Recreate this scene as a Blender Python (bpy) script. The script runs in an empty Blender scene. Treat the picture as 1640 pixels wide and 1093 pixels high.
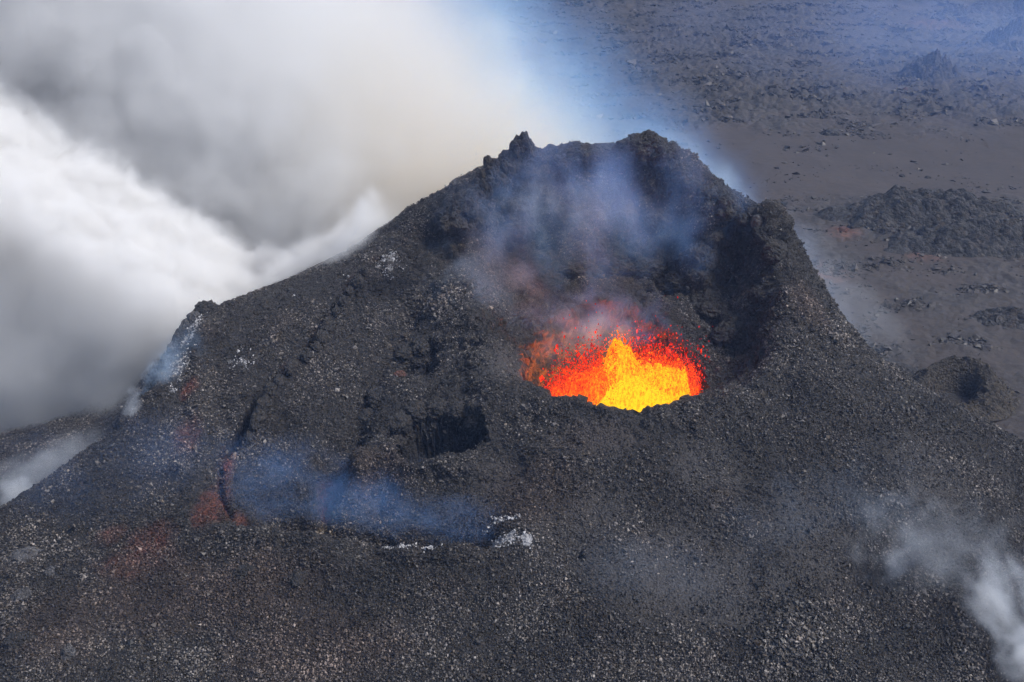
import bpy, bmesh, math, random
import numpy as np
from mathutils import Vector, Matrix

random.seed(7)
rng = np.random.default_rng(7)
sc = bpy.context.scene
C = sc.collection
R = math.radians

# ---------------------------------------------------------------- camera
CAM_H, PITCH, HFOV = 93.0, R(27.0), R(55.0)
cam_d = bpy.data.cameras.new("camera")
cam = bpy.data.objects.new("camera", cam_d)
C.objects.link(cam)
cam.location = (0, 0, CAM_H)
cam.rotation_euler = (math.pi / 2 - PITCH, 0, 0)
cam_d.sensor_width = 36.0
cam_d.lens = 18.0 / math.tan(HFOV / 2)
cam_d.clip_start = 0.5
cam_d.clip_end = 20000
sc.camera = cam

# ---------------------------------------------------------------- world and sun
SUN_EL, SUN_AZ = R(52), R(104)          # azimuth from +Y, positive to the right
w = bpy.data.worlds.new("World")
sc.world = w
w.use_nodes = True
wn = w.node_tree.nodes
bg = wn["Background"]
sky = wn.new("ShaderNodeTexSky")
sky.sky_type = 'NISHITA'
sky.sun_disc = False
sky.sun_elevation = SUN_EL
sky.sun_rotation = SUN_AZ
sky.dust_density = 3.0
w.node_tree.links.new(sky.outputs[0], bg.inputs[0])
bg.inputs[1].default_value = 0.085
sd = bpy.data.lights.new("sun", 'SUN')
sd.energy = 2.2
sd.angle = R(16)
sd.color = (1.0, 0.99, 0.98)
so = bpy.data.objects.new("sun", sd)
C.objects.link(so)
sdir = Vector((math.sin(SUN_AZ) * math.cos(SUN_EL), math.cos(SUN_AZ) * math.cos(SUN_EL), math.sin(SUN_EL)))
so.rotation_euler = sdir.to_track_quat('Z', 'Y').to_euler()
so.location = (0, 0, 300)
sc.view_settings.view_transform = 'Standard'
sc.view_settings.look = 'None'
sc.view_settings.gamma = 1.0
sc.view_settings.exposure = 0.62
sc.cycles.use_adaptive_sampling = True
sc.cycles.adaptive_threshold = 0.02
sc.cycles.adaptive_min_samples = 24
sc.cycles.max_bounces = 8
sc.cycles.volume_bounces = 5
sc.cycles.volume_max_steps = 256

# ---------------------------------------------------------------- helpers
F_PX = 820.0 / math.tan(HFOV / 2)       # focal length in photo pixels (1640 wide)
FW = np.array([0, math.cos(PITCH), -math.sin(PITCH)])
UP = np.array([0, math.sin(PITCH), math.cos(PITCH)])
EYE = np.array([0, 0, CAM_H])


def ray(px, py):
    d = FW + UP * ((546.5 - py) / F_PX)
    d = d.copy()
    d[0] = (px - 820.0) / F_PX
    return d


def at(px, py, Y):
    """World point that the photo shows at px, py if it lies Y metres ahead."""
    d = ray(px, py)
    return EYE + d * (Y / d[1])


def at_z(px, py, z=0.0):
    d = ray(px, py)
    return EYE + d * ((z - CAM_H) / d[2])


def _hash(ix, iy, iz, seed):
    h = (ix.astype(np.uint32) * np.uint32(374761393) + iy.astype(np.uint32) * np.uint32(668265263)
         + iz.astype(np.uint32) * np.uint32(2147483647) + np.uint32(seed * 974711 % 2**32))
    h = (h ^ (h >> np.uint32(13))) * np.uint32(1274126177)
    h = h ^ (h >> np.uint32(16))
    h = h * np.uint32(2246822519)
    return h ^ (h >> np.uint32(15))


def noise3(P, seed=0):
    """Value-gradient noise, about -1..1."""
    P = np.asarray(P, np.float32)
    I = np.floor(P).astype(np.int64)
    f = P - I
    u = f * f * f * (f * (f * 6 - 15) + 10)
    out = np.zeros(len(P), np.float32)
    for dx in (0, 1):
        for dy in (0, 1):
            for dz in (0, 1):
                h = _hash(I[:, 0] + dx, I[:, 1] + dy, I[:, 2] + dz, seed)
                gx = (h & np.uint32(1023)).astype(np.float32) / 511.5 - 1
                gy = ((h >> np.uint32(10)) & np.uint32(1023)).astype(np.float32) / 511.5 - 1
                gz = ((h >> np.uint32(20)) & np.uint32(1023)).astype(np.float32) / 511.5 - 1
                d = gx * (f[:, 0] - dx) + gy * (f[:, 1] - dy) + gz * (f[:, 2] - dz)
                wgt = ((u[:, 0] if dx else 1 - u[:, 0]) * (u[:, 1] if dy else 1 - u[:, 1])
                       * (u[:, 2] if dz else 1 - u[:, 2]))
                out += wgt * d
    return out * 1.3


def fbm(P, scale, octs=4, seed=0, gain=0.5, ridged=False):
    P = np.asarray(P, np.float32) / scale
    a, s, tot = 1.0, 0.0, 0.0
    for k in range(octs):
        n = noise3(P, seed + k * 17)
        if ridged:
            n = 1 - 2 * np.abs(n)
        s = s + a * n
        tot += a
        a *= gain
        P = P * 2.03 + 5.7
    return s / tot


def worley(P, scale, seed=0):
    """F1 distance (0..~1) and a random value per cell."""
    P = np.asarray(P, np.float32) / scale
    I = np.floor(P).astype(np.int64)
    f = (P - I).astype(np.float32)
    best = np.full(len(P), 9.0, np.float32)
    bid = np.zeros(len(P), np.float32)
    for dx in (-1, 0, 1):
        for dy in (-1, 0, 1):
            for dz in (-1, 0, 1):
                h = _hash(I[:, 0] + dx, I[:, 1] + dy, I[:, 2] + dz, seed)
                ox = (h & np.uint32(1023)).astype(np.float32) / 1023 + dx - f[:, 0]
                oy = ((h >> np.uint32(10)) & np.uint32(1023)).astype(np.float32) / 1023 + dy - f[:, 1]
                oz = ((h >> np.uint32(20)) & np.uint32(1023)).astype(np.float32) / 1023 + dz - f[:, 2]
                d = ox * ox + oy * oy + oz * oz
                m = d < best
                best[m] = d[m]
                bid[m] = ((h[m] >> np.uint32(7)) & np.uint32(255)).astype(np.float32) / 255
    return np.sqrt(best), bid


def sstep(a, b, x):
    t = np.clip((x - a) / (b - a), 0, 1)
    return t * t * (3 - 2 * t)


def seg_dist(X, Y, pts):
    """Distance of plan points to a polyline, and the position along it 0..1."""
    best = np.full(X.shape, 1e9)
    along = np.zeros(X.shape)
    pts = np.asarray(pts, float)[:, :2]
    L = np.concatenate([[0], np.cumsum(np.linalg.norm(np.diff(pts, axis=0), axis=1))])
    for i in range(len(pts) - 1):
        a, b = pts[i], pts[i + 1]
        ab = b - a
        t = np.clip(((X - a[0]) * ab[0] + (Y - a[1]) * ab[1]) / (ab @ ab), 0, 1)
        d = np.hypot(X - a[0] - t * ab[0], Y - a[1] - t * ab[1])
        m = d < best
        best[m] = d[m]
        along[m] = ((L[i] + t * (L[i + 1] - L[i])) / L[-1])[m]
    return best, along


def in_poly(X, Y, poly):
    inside = np.zeros(X.shape, bool)
    n = len(poly)
    for i in range(n):
        x1, y1 = poly[i][:2]
        x2, y2 = poly[(i + 1) % n][:2]
        c = ((y1 > Y) != (y2 > Y)) & (X < (x2 - x1) * (Y - y1) / (y2 - y1 + 1e-12) + x1)
        inside ^= c
    return inside


def mesh_np(name, V, Fc, mat, parent=None, smooth=False, attrs=None):
    me = bpy.data.meshes.new(name)
    V = np.asarray(V, np.float32)
    Fc = np.asarray(Fc, np.int32)
    k = Fc.shape[1]
    me.vertices.add(len(V))
    me.vertices.foreach_set("co", V.ravel())
    me.loops.add(Fc.size)
    me.loops.foreach_set("vertex_index", Fc.ravel())
    me.polygons.add(len(Fc))
    me.polygons.foreach_set("loop_start", np.arange(0, Fc.size, k, dtype=np.int32))
    me.polygons.foreach_set("use_smooth", np.full(len(Fc), smooth, bool))
    me.update(calc_edges=True)
    for an, av in (attrs or {}).items():
        a = me.attributes.new(an, 'FLOAT', 'POINT')
        a.data.foreach_set("value", np.asarray(av, np.float32).ravel())
    me.materials.append(mat)
    o = bpy.data.objects.new(name, me)
    C.objects.link(o)
    if parent:
        o.parent = parent
        o.matrix_parent_inverse = Matrix.Translation(-Vector(parent.location))
    return o


def tag(o, label=None, cat=None, group=None, kind=None):
    if label: o['label'] = label
    if cat: o['category'] = cat
    if group: o['group'] = group
    if kind: o['kind'] = kind
    return o


def empty(name, loc, label, cat, group=None):
    o = bpy.data.objects.new(name, None)
    o.empty_display_size = 1
    C.objects.link(o)
    o.location = loc
    return tag(o, label, cat, group)


def grid_faces(nx, ny):
    i = np.arange(nx * ny).reshape(ny, nx)
    return np.stack([i[:-1, :-1], i[:-1, 1:], i[1:, 1:], i[1:, :-1]], -1).reshape(-1, 4)


def grid_normals(X, Y, Z):
    P = np.stack([X, Y, Z], -1)
    du = np.gradient(P, axis=1)
    dv = np.gradient(P, axis=0)
    n = np.cross(du, dv)
    return n / np.linalg.norm(n, axis=-1, keepdims=True)


# ---------------------------------------------------------------- materials
class NT:
    def __init__(s, name):
        s.m = bpy.data.materials.new(name)
        s.m.use_nodes = True
        s.t = s.m.node_tree
        s.t.nodes.clear()
        s.out = s.t.nodes.new("ShaderNodeOutputMaterial")

    def n(s, typ, **kw):
        nd = s.t.nodes.new(typ)
        for k, v in kw.items():
            if k.startswith("i_"):
                key = k[2:]
                nd.inputs[int(key) if key.isdigit() else key.replace("_", " ")].default_value = v
            else:
                setattr(nd, k, v)
        return nd

    def l(s, a, b):
        s.t.links.new(a, b)

    def val(s, sock, v):
        if hasattr(v, "is_linked"):
            s.l(v, sock)
        else:
            sock.default_value = v

    def math(s, op, a, b=0.0, c=0.0, clamp=False):
        nd = s.n("ShaderNodeMath", operation=op, use_clamp=clamp)
        s.val(nd.inputs[0], a); s.val(nd.inputs[1], b); s.val(nd.inputs[2], c)
        return nd.outputs[0]

    def vmath(s, op, a, b=(0, 0, 0)):
        nd = s.n("ShaderNodeVectorMath", operation=op)
        s.val(nd.inputs[0], a); s.val(nd.inputs[1], b)
        return nd.outputs["Value"] if op in ("LENGTH", "DOT_PRODUCT", "DISTANCE") else nd.outputs[0]

    def mix(s, f, a, b, typ='MIX'):
        nd = s.n("ShaderNodeMix", data_type='RGBA', blend_type=typ)
        s.val(nd.inputs[0], f); s.val(nd.inputs[6], a); s.val(nd.inputs[7], b)
        return nd.outputs[2]

    def ramp(s, f, pts, interp='LINEAR'):
        nd = s.n("ShaderNodeValToRGB")
        cr = nd.color_ramp
        cr.interpolation = interp
        while len(cr.elements) < len(pts):
            cr.elements.new(0.5)
        for e, (p, c) in zip(cr.elements, pts):
            e.position = p
            e.color = (c, c, c, 1) if isinstance(c, (int, float)) else (*c, 1)
        s.l(f, nd.inputs[0])
        return nd.outputs[0]

    def maprange(s, v, a, b, c=0.0, d=1.0, smooth=False):
        nd = s.n("ShaderNodeMapRange", interpolation_type='SMOOTHSTEP' if smooth else 'LINEAR')
        s.val(nd.inputs[0], v)
        for i, q in enumerate((a, b, c, d)):
            s.val(nd.inputs[1 + i], q)
        return nd.outputs[0]

    def noise(s, vec, scale, detail=4, rough=0.55, dist=0.0, dim='3D', out=0):
        nd = s.n("ShaderNodeTexNoise", noise_dimensions=dim)
        s.l(vec, nd.inputs["Vector"])
        nd.inputs["Scale"].default_value = scale
        nd.inputs["Detail"].default_value = detail
        nd.inputs["Roughness"].default_value = rough
        nd.inputs["Distortion"].default_value = dist
        return nd.outputs[out]

    def voro(s, vec, scale, feature='F1', rnd=1.0):
        nd = s.n("ShaderNodeTexVoronoi", feature=feature)
        s.l(vec, nd.inputs["Vector"])
        nd.inputs["Scale"].default_value = scale
        nd.inputs["Randomness"].default_value = rnd
        return nd

    def attr(s, name):
        return s.n("ShaderNodeAttribute", attribute_name=name).outputs["Fac"]

    def pos(s):
        return s.n("ShaderNodeNewGeometry").outputs["Position"]


def rock_material(name, dark=(0.010, 0.009, 0.009), light=(0.068, 0.062, 0.059), cell=3.2, attrs=True, bump=1.0, fleck=1.0):
    t = NT(name)
    P = t.pos()
    warp = t.vmath('ADD', P, t.vmath('MULTIPLY', t.noise(P, 1.7, 2, out=1), (0.25, 0.25, 0.25)))
    v1 = t.voro(warp, cell)
    v2 = t.voro(warp, cell * 2.6)
    sep1 = t.n("ShaderNodeSeparateColor"); t.l(v1.outputs["Color"], sep1.inputs[0])
    sep2 = t.n("ShaderNodeSeparateColor"); t.l(v2.outputs["Color"], sep2.inputs[0])
    big = t.noise(P, 0.09, 5, 0.6)
    mid = t.noise(P, 0.55, 5, 0.65)
    r1 = t.ramp(sep1.outputs[0], [(0.0, 0.0), (0.45, 0.22), (0.8, 0.45), (1.0, 1.0)])
    r2 = t.ramp(sep2.outputs[1], [(0.0, 0.0), (0.6, 0.25), (0.9, 0.5), (1.0, 1.0)])
    f = t.math('ADD', t.math('MULTIPLY', r1, 0.5), t.math('MULTIPLY', r2, 0.5 * fleck))
    f = t.math('MULTIPLY', f, t.maprange(mid, 0.3, 0.72, 0.45, 1.35))
    f = t.math('MULTIPLY', f, t.maprange(big, 0.3, 0.7, 0.7, 1.25), clamp=True)
    col = t.mix(f, (*dark, 1), (*light, 1))
    # warm / cool clasts
    warm = t.math('GREATER_THAN', sep1.outputs[2], 0.86)
    col = t.mix(t.math('MULTIPLY', warm, 0.5), col, t.mix(0.5, col, (0.085, 0.06, 0.04, 1)))
    if attrs:
        brk = t.maprange(t.noise(P, 0.9, 4, 0.7), 0.42, 0.6)
        ash = t.attr("ash")
        ashc = t.mix(t.noise(P, 6.0, 3), (0.055, 0.051, 0.052, 1), (0.10, 0.094, 0.094, 1))
        col = t.mix(t.math('MULTIPLY', ash, 0.75), col, ashc)
        brown = t.attr("brown")
        col = t.mix(t.math('MULTIPLY', brown, 0.55), col, t.mix(f, (0.03, 0.02, 0.016, 1), (0.14, 0.10, 0.08, 1)))
        red = t.attr("red")
        redc = t.mix(mid, (0.085, 0.024, 0.016, 1), (0.27, 0.085, 0.05, 1))
        redf = t.math('MULTIPLY', t.math('MULTIPLY', red, t.maprange(brk, 0, 1, 0.45, 1.2)), 0.85, clamp=True)
        col = t.mix(redf, col, redc)
        cr = t.attr("crust")
        fine = t.noise(P, 2.6, 5, 0.75)
        crf = t.maprange(t.math('ADD', t.math('MULTIPLY', cr, 0.62), t.math('MULTIPLY', fine, 0.62)), 0.66, 0.95, 0, 0.85, True)
        crf = t.math('MULTIPLY', crf, t.maprange(cr, 0.02, 0.2))
        col = t.mix(crf, col, (0.44, 0.44, 0.46, 1))
    bs = t.n("ShaderNodeBsdfPrincipled")
    t.l(col, bs.inputs["Base Color"])
    t.l(t.maprange(sep1.outputs[1], 0, 1, 0.45, 0.9), bs.inputs["Roughness"])
    bs.inputs["Specular IOR Level"].default_value = 0.45
    hgt = t.math('SUBTRACT', t.math('MULTIPLY', mid, 0.5), t.math('MULTIPLY', v1.outputs["Distance"], 0.8))
    hgt = t.math('SUBTRACT', hgt, t.math('MULTIPLY', v2.outputs["Distance"], 0.45))
    hgt = t.math('ADD', hgt, t.math('MULTIPLY', t.noise(P, 9.0, 3, 0.7), 0.25))
    bp = t.n("ShaderNodeBump")
    bp.inputs["Strength"].default_value = 1.0
    bp.inputs["Distance"].default_value = 0.35 * bump
    t.l(hgt, bp.inputs["Height"])
    t.l(bp.outputs[0], bs.inputs["Normal"])
    t.l(bs.outputs[0], t.out.inputs["Surface"])
    return t.m


M_ROCK = rock_material("scoria_rock")
M_BLOCK = rock_material("block_rock", cell=2.2, attrs=False, bump=1.2)
M_BLOCK_PALE = rock_material("pale_block_rock", dark=(0.04, 0.038, 0.04), light=(0.2, 0.195, 0.2), cell=2.4, attrs=False)
M_BLOCK_RED = rock_material("red_block_rock", dark=(0.05, 0.022, 0.017), light=(0.22, 0.09, 0.06), cell=2.4, attrs=False)


def clast_material():
    t = NT("scoria_clasts")
    sh, tint = t.attr("shade"), t.attr("tint")
    col = t.mix(t.math('POWER', sh, 1.3), (0.010, 0.0095, 0.0095, 1), (0.30, 0.27, 0.25, 1))
    col = t.mix(t.maprange(tint, 0.7, 1.0, 0, 0.45), col, t.mix(sh, (0.05, 0.03, 0.015, 1), (0.22, 0.16, 0.09, 1)))
    col = t.mix(t.math('MULTIPLY', t.attr("brown"), 0.55), col, t.mix(sh, (0.03, 0.02, 0.016, 1), (0.29, 0.19, 0.145, 1)))
    col = t.mix(t.math('MULTIPLY', t.attr("red"), t.maprange(tint, 0, 1, 0.4, 1.1), clamp=True), col, t.mix(sh, (0.07, 0.021, 0.014, 1), (0.42, 0.14, 0.085, 1)))
    cr = t.attr("crust")
    col = t.mix(t.math('MULTIPLY', t.math('GREATER_THAN', t.math('ADD', cr, t.math('MULTIPLY', tint, 0.7)), 1.0), 0.85), col, (0.5, 0.5, 0.52, 1))
    bs = t.n("ShaderNodeBsdfPrincipled")
    t.l(col, bs.inputs["Base Color"])
    bs.inputs["Roughness"].default_value = 0.55
    t.l(bs.outputs[0], t.out.inputs["Surface"])
    return t.m


# ---------------------------------------------------------------- volcano height field
CP = [  # photo px, py, metres ahead
    # rim, left to right
    (700, 380, 156), (722, 350, 157.5), (745, 330, 159), (770, 323, 160.5), (800, 307, 162), (825, 287, 163), (850, 277, 164), (885, 283, 165), (910, 273, 165), (940, 263, 165),
    (985, 263, 165), (1012, 257, 164.5), (1040, 251, 164), (1068, 267, 162.5), (1095, 293, 160.5), (1130, 315, 157), (1165, 343, 154), (1210, 371, 150), (1255, 430, 144),
    (1290, 464, 139), (1335, 515, 135), (1380, 556, 132), (1470, 620, 128), (1560, 668, 125), (1640, 710, 122),
    # crater inner wall
    (850, 340, 160.5), (950, 325, 161.5), (1050, 325, 160.8), (1130, 375, 152.5), (1000, 395, 158), (900, 400, 158), (1090, 420, 154), (1000, 440, 153), (920, 450, 152), (1090, 465, 149),
    (820, 400, 157.5), (770, 400, 156), (1190, 430, 150), (1000, 472, 147), (930, 485, 145.5), (1080, 490, 144.5), (800, 450, 151), (815, 510, 143),
    (870, 520, 140.5), (840, 560, 135), (845, 610, 124.5), (1160, 520, 142.5), (1200, 560, 136), (1170, 610, 126),
    # crest of the right and front lip of the crater
    (1245, 480, 136), (1250, 545, 127), (1215, 615, 119), (1130, 655, 114), (1060, 667, 111.5), (1000, 664, 111.5), (930, 656, 112.5),
    (875, 645, 114.5), (785, 560, 127), (765, 500, 135.5), (745, 450, 144), (805, 615, 118),
    # right flank
    (1300, 560, 124), (1300, 640, 115), (1400, 650, 116), (1400, 750, 106), (1500, 720, 111), (1500, 850, 98), (1620, 780, 110), (1600, 900, 97),
    (1630, 1000, 91), (1500, 1000, 89), (1600, 1090, 84), (1250, 700, 109), (1300, 800, 101), (1350, 920, 93), (1250, 900, 93),
    (1200, 800, 101), (1400, 1080, 82), (1200, 1000, 86), (1200, 1085, 81),
    # front flank
    (1000, 730, 106), (1100, 740, 105.5), (1000, 800, 100.5), (1100, 850, 97), (1000, 880, 94), (1100, 950, 89.5), (1000, 980, 87), (1000, 1080, 80),
    (900, 780, 102), (900, 870, 95), (850, 950, 88.5), (850, 1085, 79.5), (900, 700, 109),
    # ground between side pit and crater
    (780, 690, 112), (820, 660, 114), (800, 745, 107), (850, 720, 108), (740, 640, 119), (700, 610, 124), (650, 620, 123),
    # mound in front of the side pit
    (620, 725, 109), (700, 742, 107), (770, 742, 107), (580, 750, 106.5), (640, 790, 104.3), (760, 822, 100.8), (830, 830, 98), (600, 790, 106), (700, 780, 104.6), (760, 780, 104.2),
    # basin
    (600, 838, 102), (640, 865, 98.5), (520, 845, 102), (740, 868, 97.3), (795, 858, 96.8), (430, 805, 105.5), (380, 775, 107), (480, 785, 107), (540, 795, 106), (550, 740, 111), (450, 835, 103.5), (640, 830, 101.5), (720, 845, 99.6), (500, 810, 105), (700, 812, 102), (700, 872, 97.2),
    # basin front rim and foot
    (315, 845, 97.5), (370, 858, 96.5), (430, 862, 95.5), (500, 872, 94), (560, 886, 92.8), (650, 895, 92), (740, 888, 92.5), (840, 866, 94),
    (320, 920, 91), (430, 940, 89), (550, 960, 87.5), (650, 970, 87), (750, 960, 87.5), (320, 1010, 85), (500, 1040, 82.5), (650, 1085, 79), (350, 1090, 79.5), (200, 1085, 79), (30, 1080, 78),
    # left outer flank
    (250, 800, 103), (150, 800, 105), (60, 850, 102), (250, 900, 94), (100, 950, 90.5), (200, 980, 87.5), (30, 1000, 86), (10, 920, 94),
    (230, 710, 112.5), (300, 700, 113), (160, 740, 111),
    # left edge against the smoke
    (330, 497, 139), (305, 515, 137), (285, 545, 134), (265, 605, 127), (235, 640, 123), (195, 685, 118.5), (150, 715, 116), (100, 752, 113.5), (50, 785, 111.5), (0, 815, 110),
    # left mass
    (400, 488, 141), (450, 476, 143), (500, 462, 146), (560, 440, 149), (600, 415, 152), (640, 396, 154), (670, 385, 155.5),
    (330, 600, 125.5), (320, 650, 119), (350, 690, 114.5), (345, 760, 107), (335, 810, 101.5), (420, 560, 131), (470, 600, 126), (420, 640, 121), (440, 690, 115.5), (500, 640, 121), (500, 560, 132),
    (560, 540, 136), (600, 480, 144), (620, 560, 132), (560, 620, 124), (680, 440, 149), (700, 520, 137), (690, 470, 144), (530, 680, 116.5), (590, 650, 121.5), (570, 690, 114.5),
    (420, 725, 111), (480, 725, 111.5), (740, 570, 129),
    # low ridge behind the left edge
    (190, 640, 143), (90, 685, 136), (0, 725, 130),
]
pts = np.array([at(*c) for c in CP])
BACK = np.array([  # hidden ground, world x, y, z
    (22, 178, 40), (22, 200, 24), (22, 235, 2), (-8, 176, 37), (-10, 200, 20), (-35, 170, 22), (-45, 185, 10), (-60, 152, 14), (-30, 215, 3),
    (44, 168, 28), (58, 172, 10), (75, 180, -1), (60, 150, 13), (72, 146, 4), (86, 138, 0), (100, 125, -1), (100, 110, -1), (92, 100, 1), (75, 80, -1), (55, 66, -1), (20, 58, -1), (-20, 58, 0),
    (-50, 64, 2), (-85, 80, 1), (-100, 110, -1), (-72, 116, 6), (-56, 128, 9), (-100, 130, 1), (-80, 150, 2), (-90, 175, -1), (-70, 190, -1), (60, 210, -1), (105, 170, -1),
    (0, 250, -2), (115, 90, -2), (-118, 150, -2), (-12.6, 95.5, 14.4), (-20, 97, 14.2), (-5, 95.3, 15.0), (-27, 99, 14.2), (-32, 102, 14.4), (-30, 145, 30)])
BACK = BACK[:-1]
pts = np.vstack([pts, BACK])


class Field:
    c2 = 1.6 ** 2

    def __init__(s, P):
        s.P = P
        n = len(P)
        D = np.sqrt(((P[:, None, :2] - P[None, :, :2]) ** 2).sum(-1) + s.c2)
        A = np.zeros((n + 3, n + 3))
        A[:n, :n] = -D + np.eye(n) * 0.0 - np.eye(n) * 0.03
        A[:n, n] = A[n, :n] = 1
        A[:n, n + 1:] = P[:, :2]
        A[n + 1:, :n] = P[:, :2].T
        b = np.zeros(n + 3)
        b[:n] = P[:, 2]
        s.w = np.linalg.solve(A, b)

    def __call__(s, X, Y):
        sh = X.shape
        X, Y = X.ravel(), Y.ravel()
        n = len(s.P)
        out = np.empty(len(X))
        for i in range(0, len(X), 40000):
            x, y = X[i:i + 40000], Y[i:i + 40000]
            D = np.sqrt((x[:, None] - s.P[None, :, 0]) ** 2 + (y[:, None] - s.P[None, :, 1]) ** 2 + s.c2)
            out[i:i + 40000] = -D @ s.w[:n] + s.w[n] + s.w[n + 1] * x + s.w[n + 2] * y
        return out.reshape(sh)


field = Field(pts)


def hit(px, py, far=260):
    """Where the line of sight through a photo pixel meets the cone's smooth ground."""
    d = ray(px, py)
    t = np.linspace(60, far, 700)
    P = EYE + np.outer(t / d[1], d)
    z = np.maximum(field(P[:, 0], P[:, 1]), 0)
    k = np.argmax(P[:, 2] <= z)
    return P[k] if P[k, 2] <= z[k] + 1e-6 else at_z(px, py)


GX0, GX1, GY0, GY1, GS = -122.0, 122.0, 56.0, 244.0, 0.25
gx = np.arange(GX0, GX1 + 1e-6, GS)
gy = np.arange(GY0, GY1 + 1e-6, GS)
X, Y = np.meshgrid(gx, gy)
Z = field(X, Y)
P2 = np.stack([X.ravel(), Y.ravel(), np.zeros(X.size)], 1)
wob = fbm(P2, 4.0, 3, 3).reshape(X.shape)
wob2 = fbm(P2, 1.5, 2, 9).reshape(X.shape)

# vent that holds the fountain
VC = np.array([15.0, 129.0])
VR = (14.2, 16.5)
rv = np.hypot((X - VC[0]) / VR[0], (Y - VC[1]) / VR[1]) + 0.07 * wob + 0.03 * wob2
ths = np.arctan2((Y - VC[1]) / VR[1], (X - VC[0]) / VR[0])
back = sstep(-0.35, 0.6, np.sin(ths))
sv = np.clip((1.0 - rv) / (0.16 + 0.46 * back), 0, 1)
sv = sv * (1 - 0.35 * sv) / 0.65
Z = Z * (1 - sv) + 7.0 * sv
# collapsed side pit
pf, pb = hit(700, 742), hit(700, 665)
PC = np.array([hit(694, 742)[0], 112.8])
rp = np.hypot((X - PC[0]) / 7.4, (Y - PC[1]) / 5.9) + 0.16 * wob + 0.07 * wob2
sp = 1 - sstep(0.74, 1.0, rp)
Z = Z - 11.0 * sp


def dent(px, py, rx, ry, depth, edge=0.5):
    global Z
    h = hit(px, py)
    r = np.hypot((X - h[0]) / rx, (Y - h[1]) / ry) + 0.2 * wob + 0.1 * wob2
    s = 1 - sstep(edge, 1.0, r)
    Z = Z - depth * s
    return s


dent(690, 655, 8.5, 7.0, 1.6, 0.1)
dent(668, 576, 4.4, 4.6, 3.4, 0.4)
dent(407, 846, 2.6, 2.6, 4.5)
dent(524, 806, 2.0, 2.8, 3.0)
dent(440, 690, 3.0, 3.0, 0.6)
dent(585, 690, 4.0, 4.5, 1.0, 0.1)
dent(960, 440, 3.0, 2.4, 2.0, 0.2)
dent(1060, 470, 5.0, 2.0, 1.6, 0.2)
dent(690, 470, 1.8, 3.0, 1.0)
dent(765, 555, 1.0, 1.8, 1.0)
dent(480, 930, 5, 3, 0.8)
dent(330, 900, 6, 3, 0.8, 0.2)
dent(720, 420, 2.0, 2.4, 1.0)
dent(1225, 460, 2.5, 5, 1.0, 0.2)
dent(930, 893, 0.9, 0.9, 1.0)
# fissure
FIS = [hit(*p) for p in [(612, 416), (575, 445), (545, 482), (515, 525), (490, 575), (455, 602), (420, 640), (395, 680), (375, 712)]]
df, af = seg_dist(X, Y, FIS)
wf = 0.8 + 0.5 * sstep(0.3, 0.9, af) + 0.25 * wob2
sf = 1 - sstep(0.75, 1.2, df / np.maximum(wf, 0.2))
Z = Z - (4.5 + 2.5 * sstep(0.3, 0.9, af)) * sf
fo = np.argsort([p[1] for p in FIS])
xl = np.interp(Y, [FIS[i][1] for i in fo], [FIS[i][0] for i in fo])
dx = X - xl - 0.5
ytap = sstep(FIS[-1][1] - 1, FIS[-1][1] + 5, Y) * sstep(FIS[0][1] + 2, FIS[0][1] - 8, Y)
Z = Z + 1.9 * ytap * np.where(dx > 0, np.exp(-np.maximum(dx, 0) / 5.0), 0) * (1 - sf)  # right side raised so its scarp throws shade into the fissure
FIS2 = [hit(*p) for p in [(375, 712), (352, 740), (352, 790), (372, 835)]]
df2, af2 = seg_dist(X, Y, FIS2)
sf2 = 1 - sstep(0.3, 1.1, df2 / (1.0 + 0.5 * wob2))
Z = Z - 2.0 * sf2



def groove(pix, width, depth, power=1.0):
    global Z
    d, a = seg_dist(X, Y, [hit(*p) for p in pix])
    s = 1 - sstep(0.0, 1.0, (d + 0.5 * width * 0.4 * wob) / width)
    Z = Z - depth * s ** power * np.clip(np.minimum(a, 1 - a) * 8, 0, 1)


groove([(690, 470), (655, 525), (610, 590), (585, 650), (570, 700), (548, 760), (532, 810)], 3.0, 2.0)
groove([(800, 470), (870, 455), (930, 442), (1000, 428), (1075, 452), (1130, 500), (1175, 545)], 2.6, 2.6)
groove([(945, 350), (952, 400), (955, 440)], 2.0, 1.6)
groove([(1090, 330), (1120, 400), (1150, 450)], 2.0, 1.2)
groove([(860, 300), (850, 360), (880, 420)], 2.4, 1.4)
groove([(330, 790), (352, 750), (358, 715)], 1.6, 1.2)
groove([(400, 838), (470, 850), (560, 872), (650, 884), (740, 880), (810, 858)], 4.5, 2.4)
dent(590, 828, 13, 6, 0.9, 0.2)
dent(430, 800, 6, 6, 0.8, 0.2)       # foot of the basin rim
groove([(360, 560), (350, 640), (368, 700)], 2.5, 0.7)
groove([(800, 690), (840, 660), (870, 668)], 2.5, 0.8)
groove([(1180, 690), (1250, 660), (1280, 600)], 3.0, 0.8)
groove([(320, 845), (420, 864), (520, 876), (600, 889), (655, 896), (740, 890), (840, 868)], 1.5, -1.3)       # raised basin rim
groove([(545, 756), (585, 738), (620, 728), (700, 746), (780, 752), (830, 730)], 1.8, -0.9)       # lip of the side pit
groove([(1225, 400), (1248, 480), (1255, 545), (1220, 615), (1130, 660)], 2.2, -1.1)              # crest of the crater
groove([(332, 505), (322, 580), (316, 650), (340, 720)], 2.0, -0.9)                               # corner of the left shoulder
groove([(950, 1005), (1100, 1018), (1270, 1030), (1400, 1070)], 3.0, -1.0)
groove([(1000, 985), (1100, 1000), (1270, 1010)], 3.0, 0.6)
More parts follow.
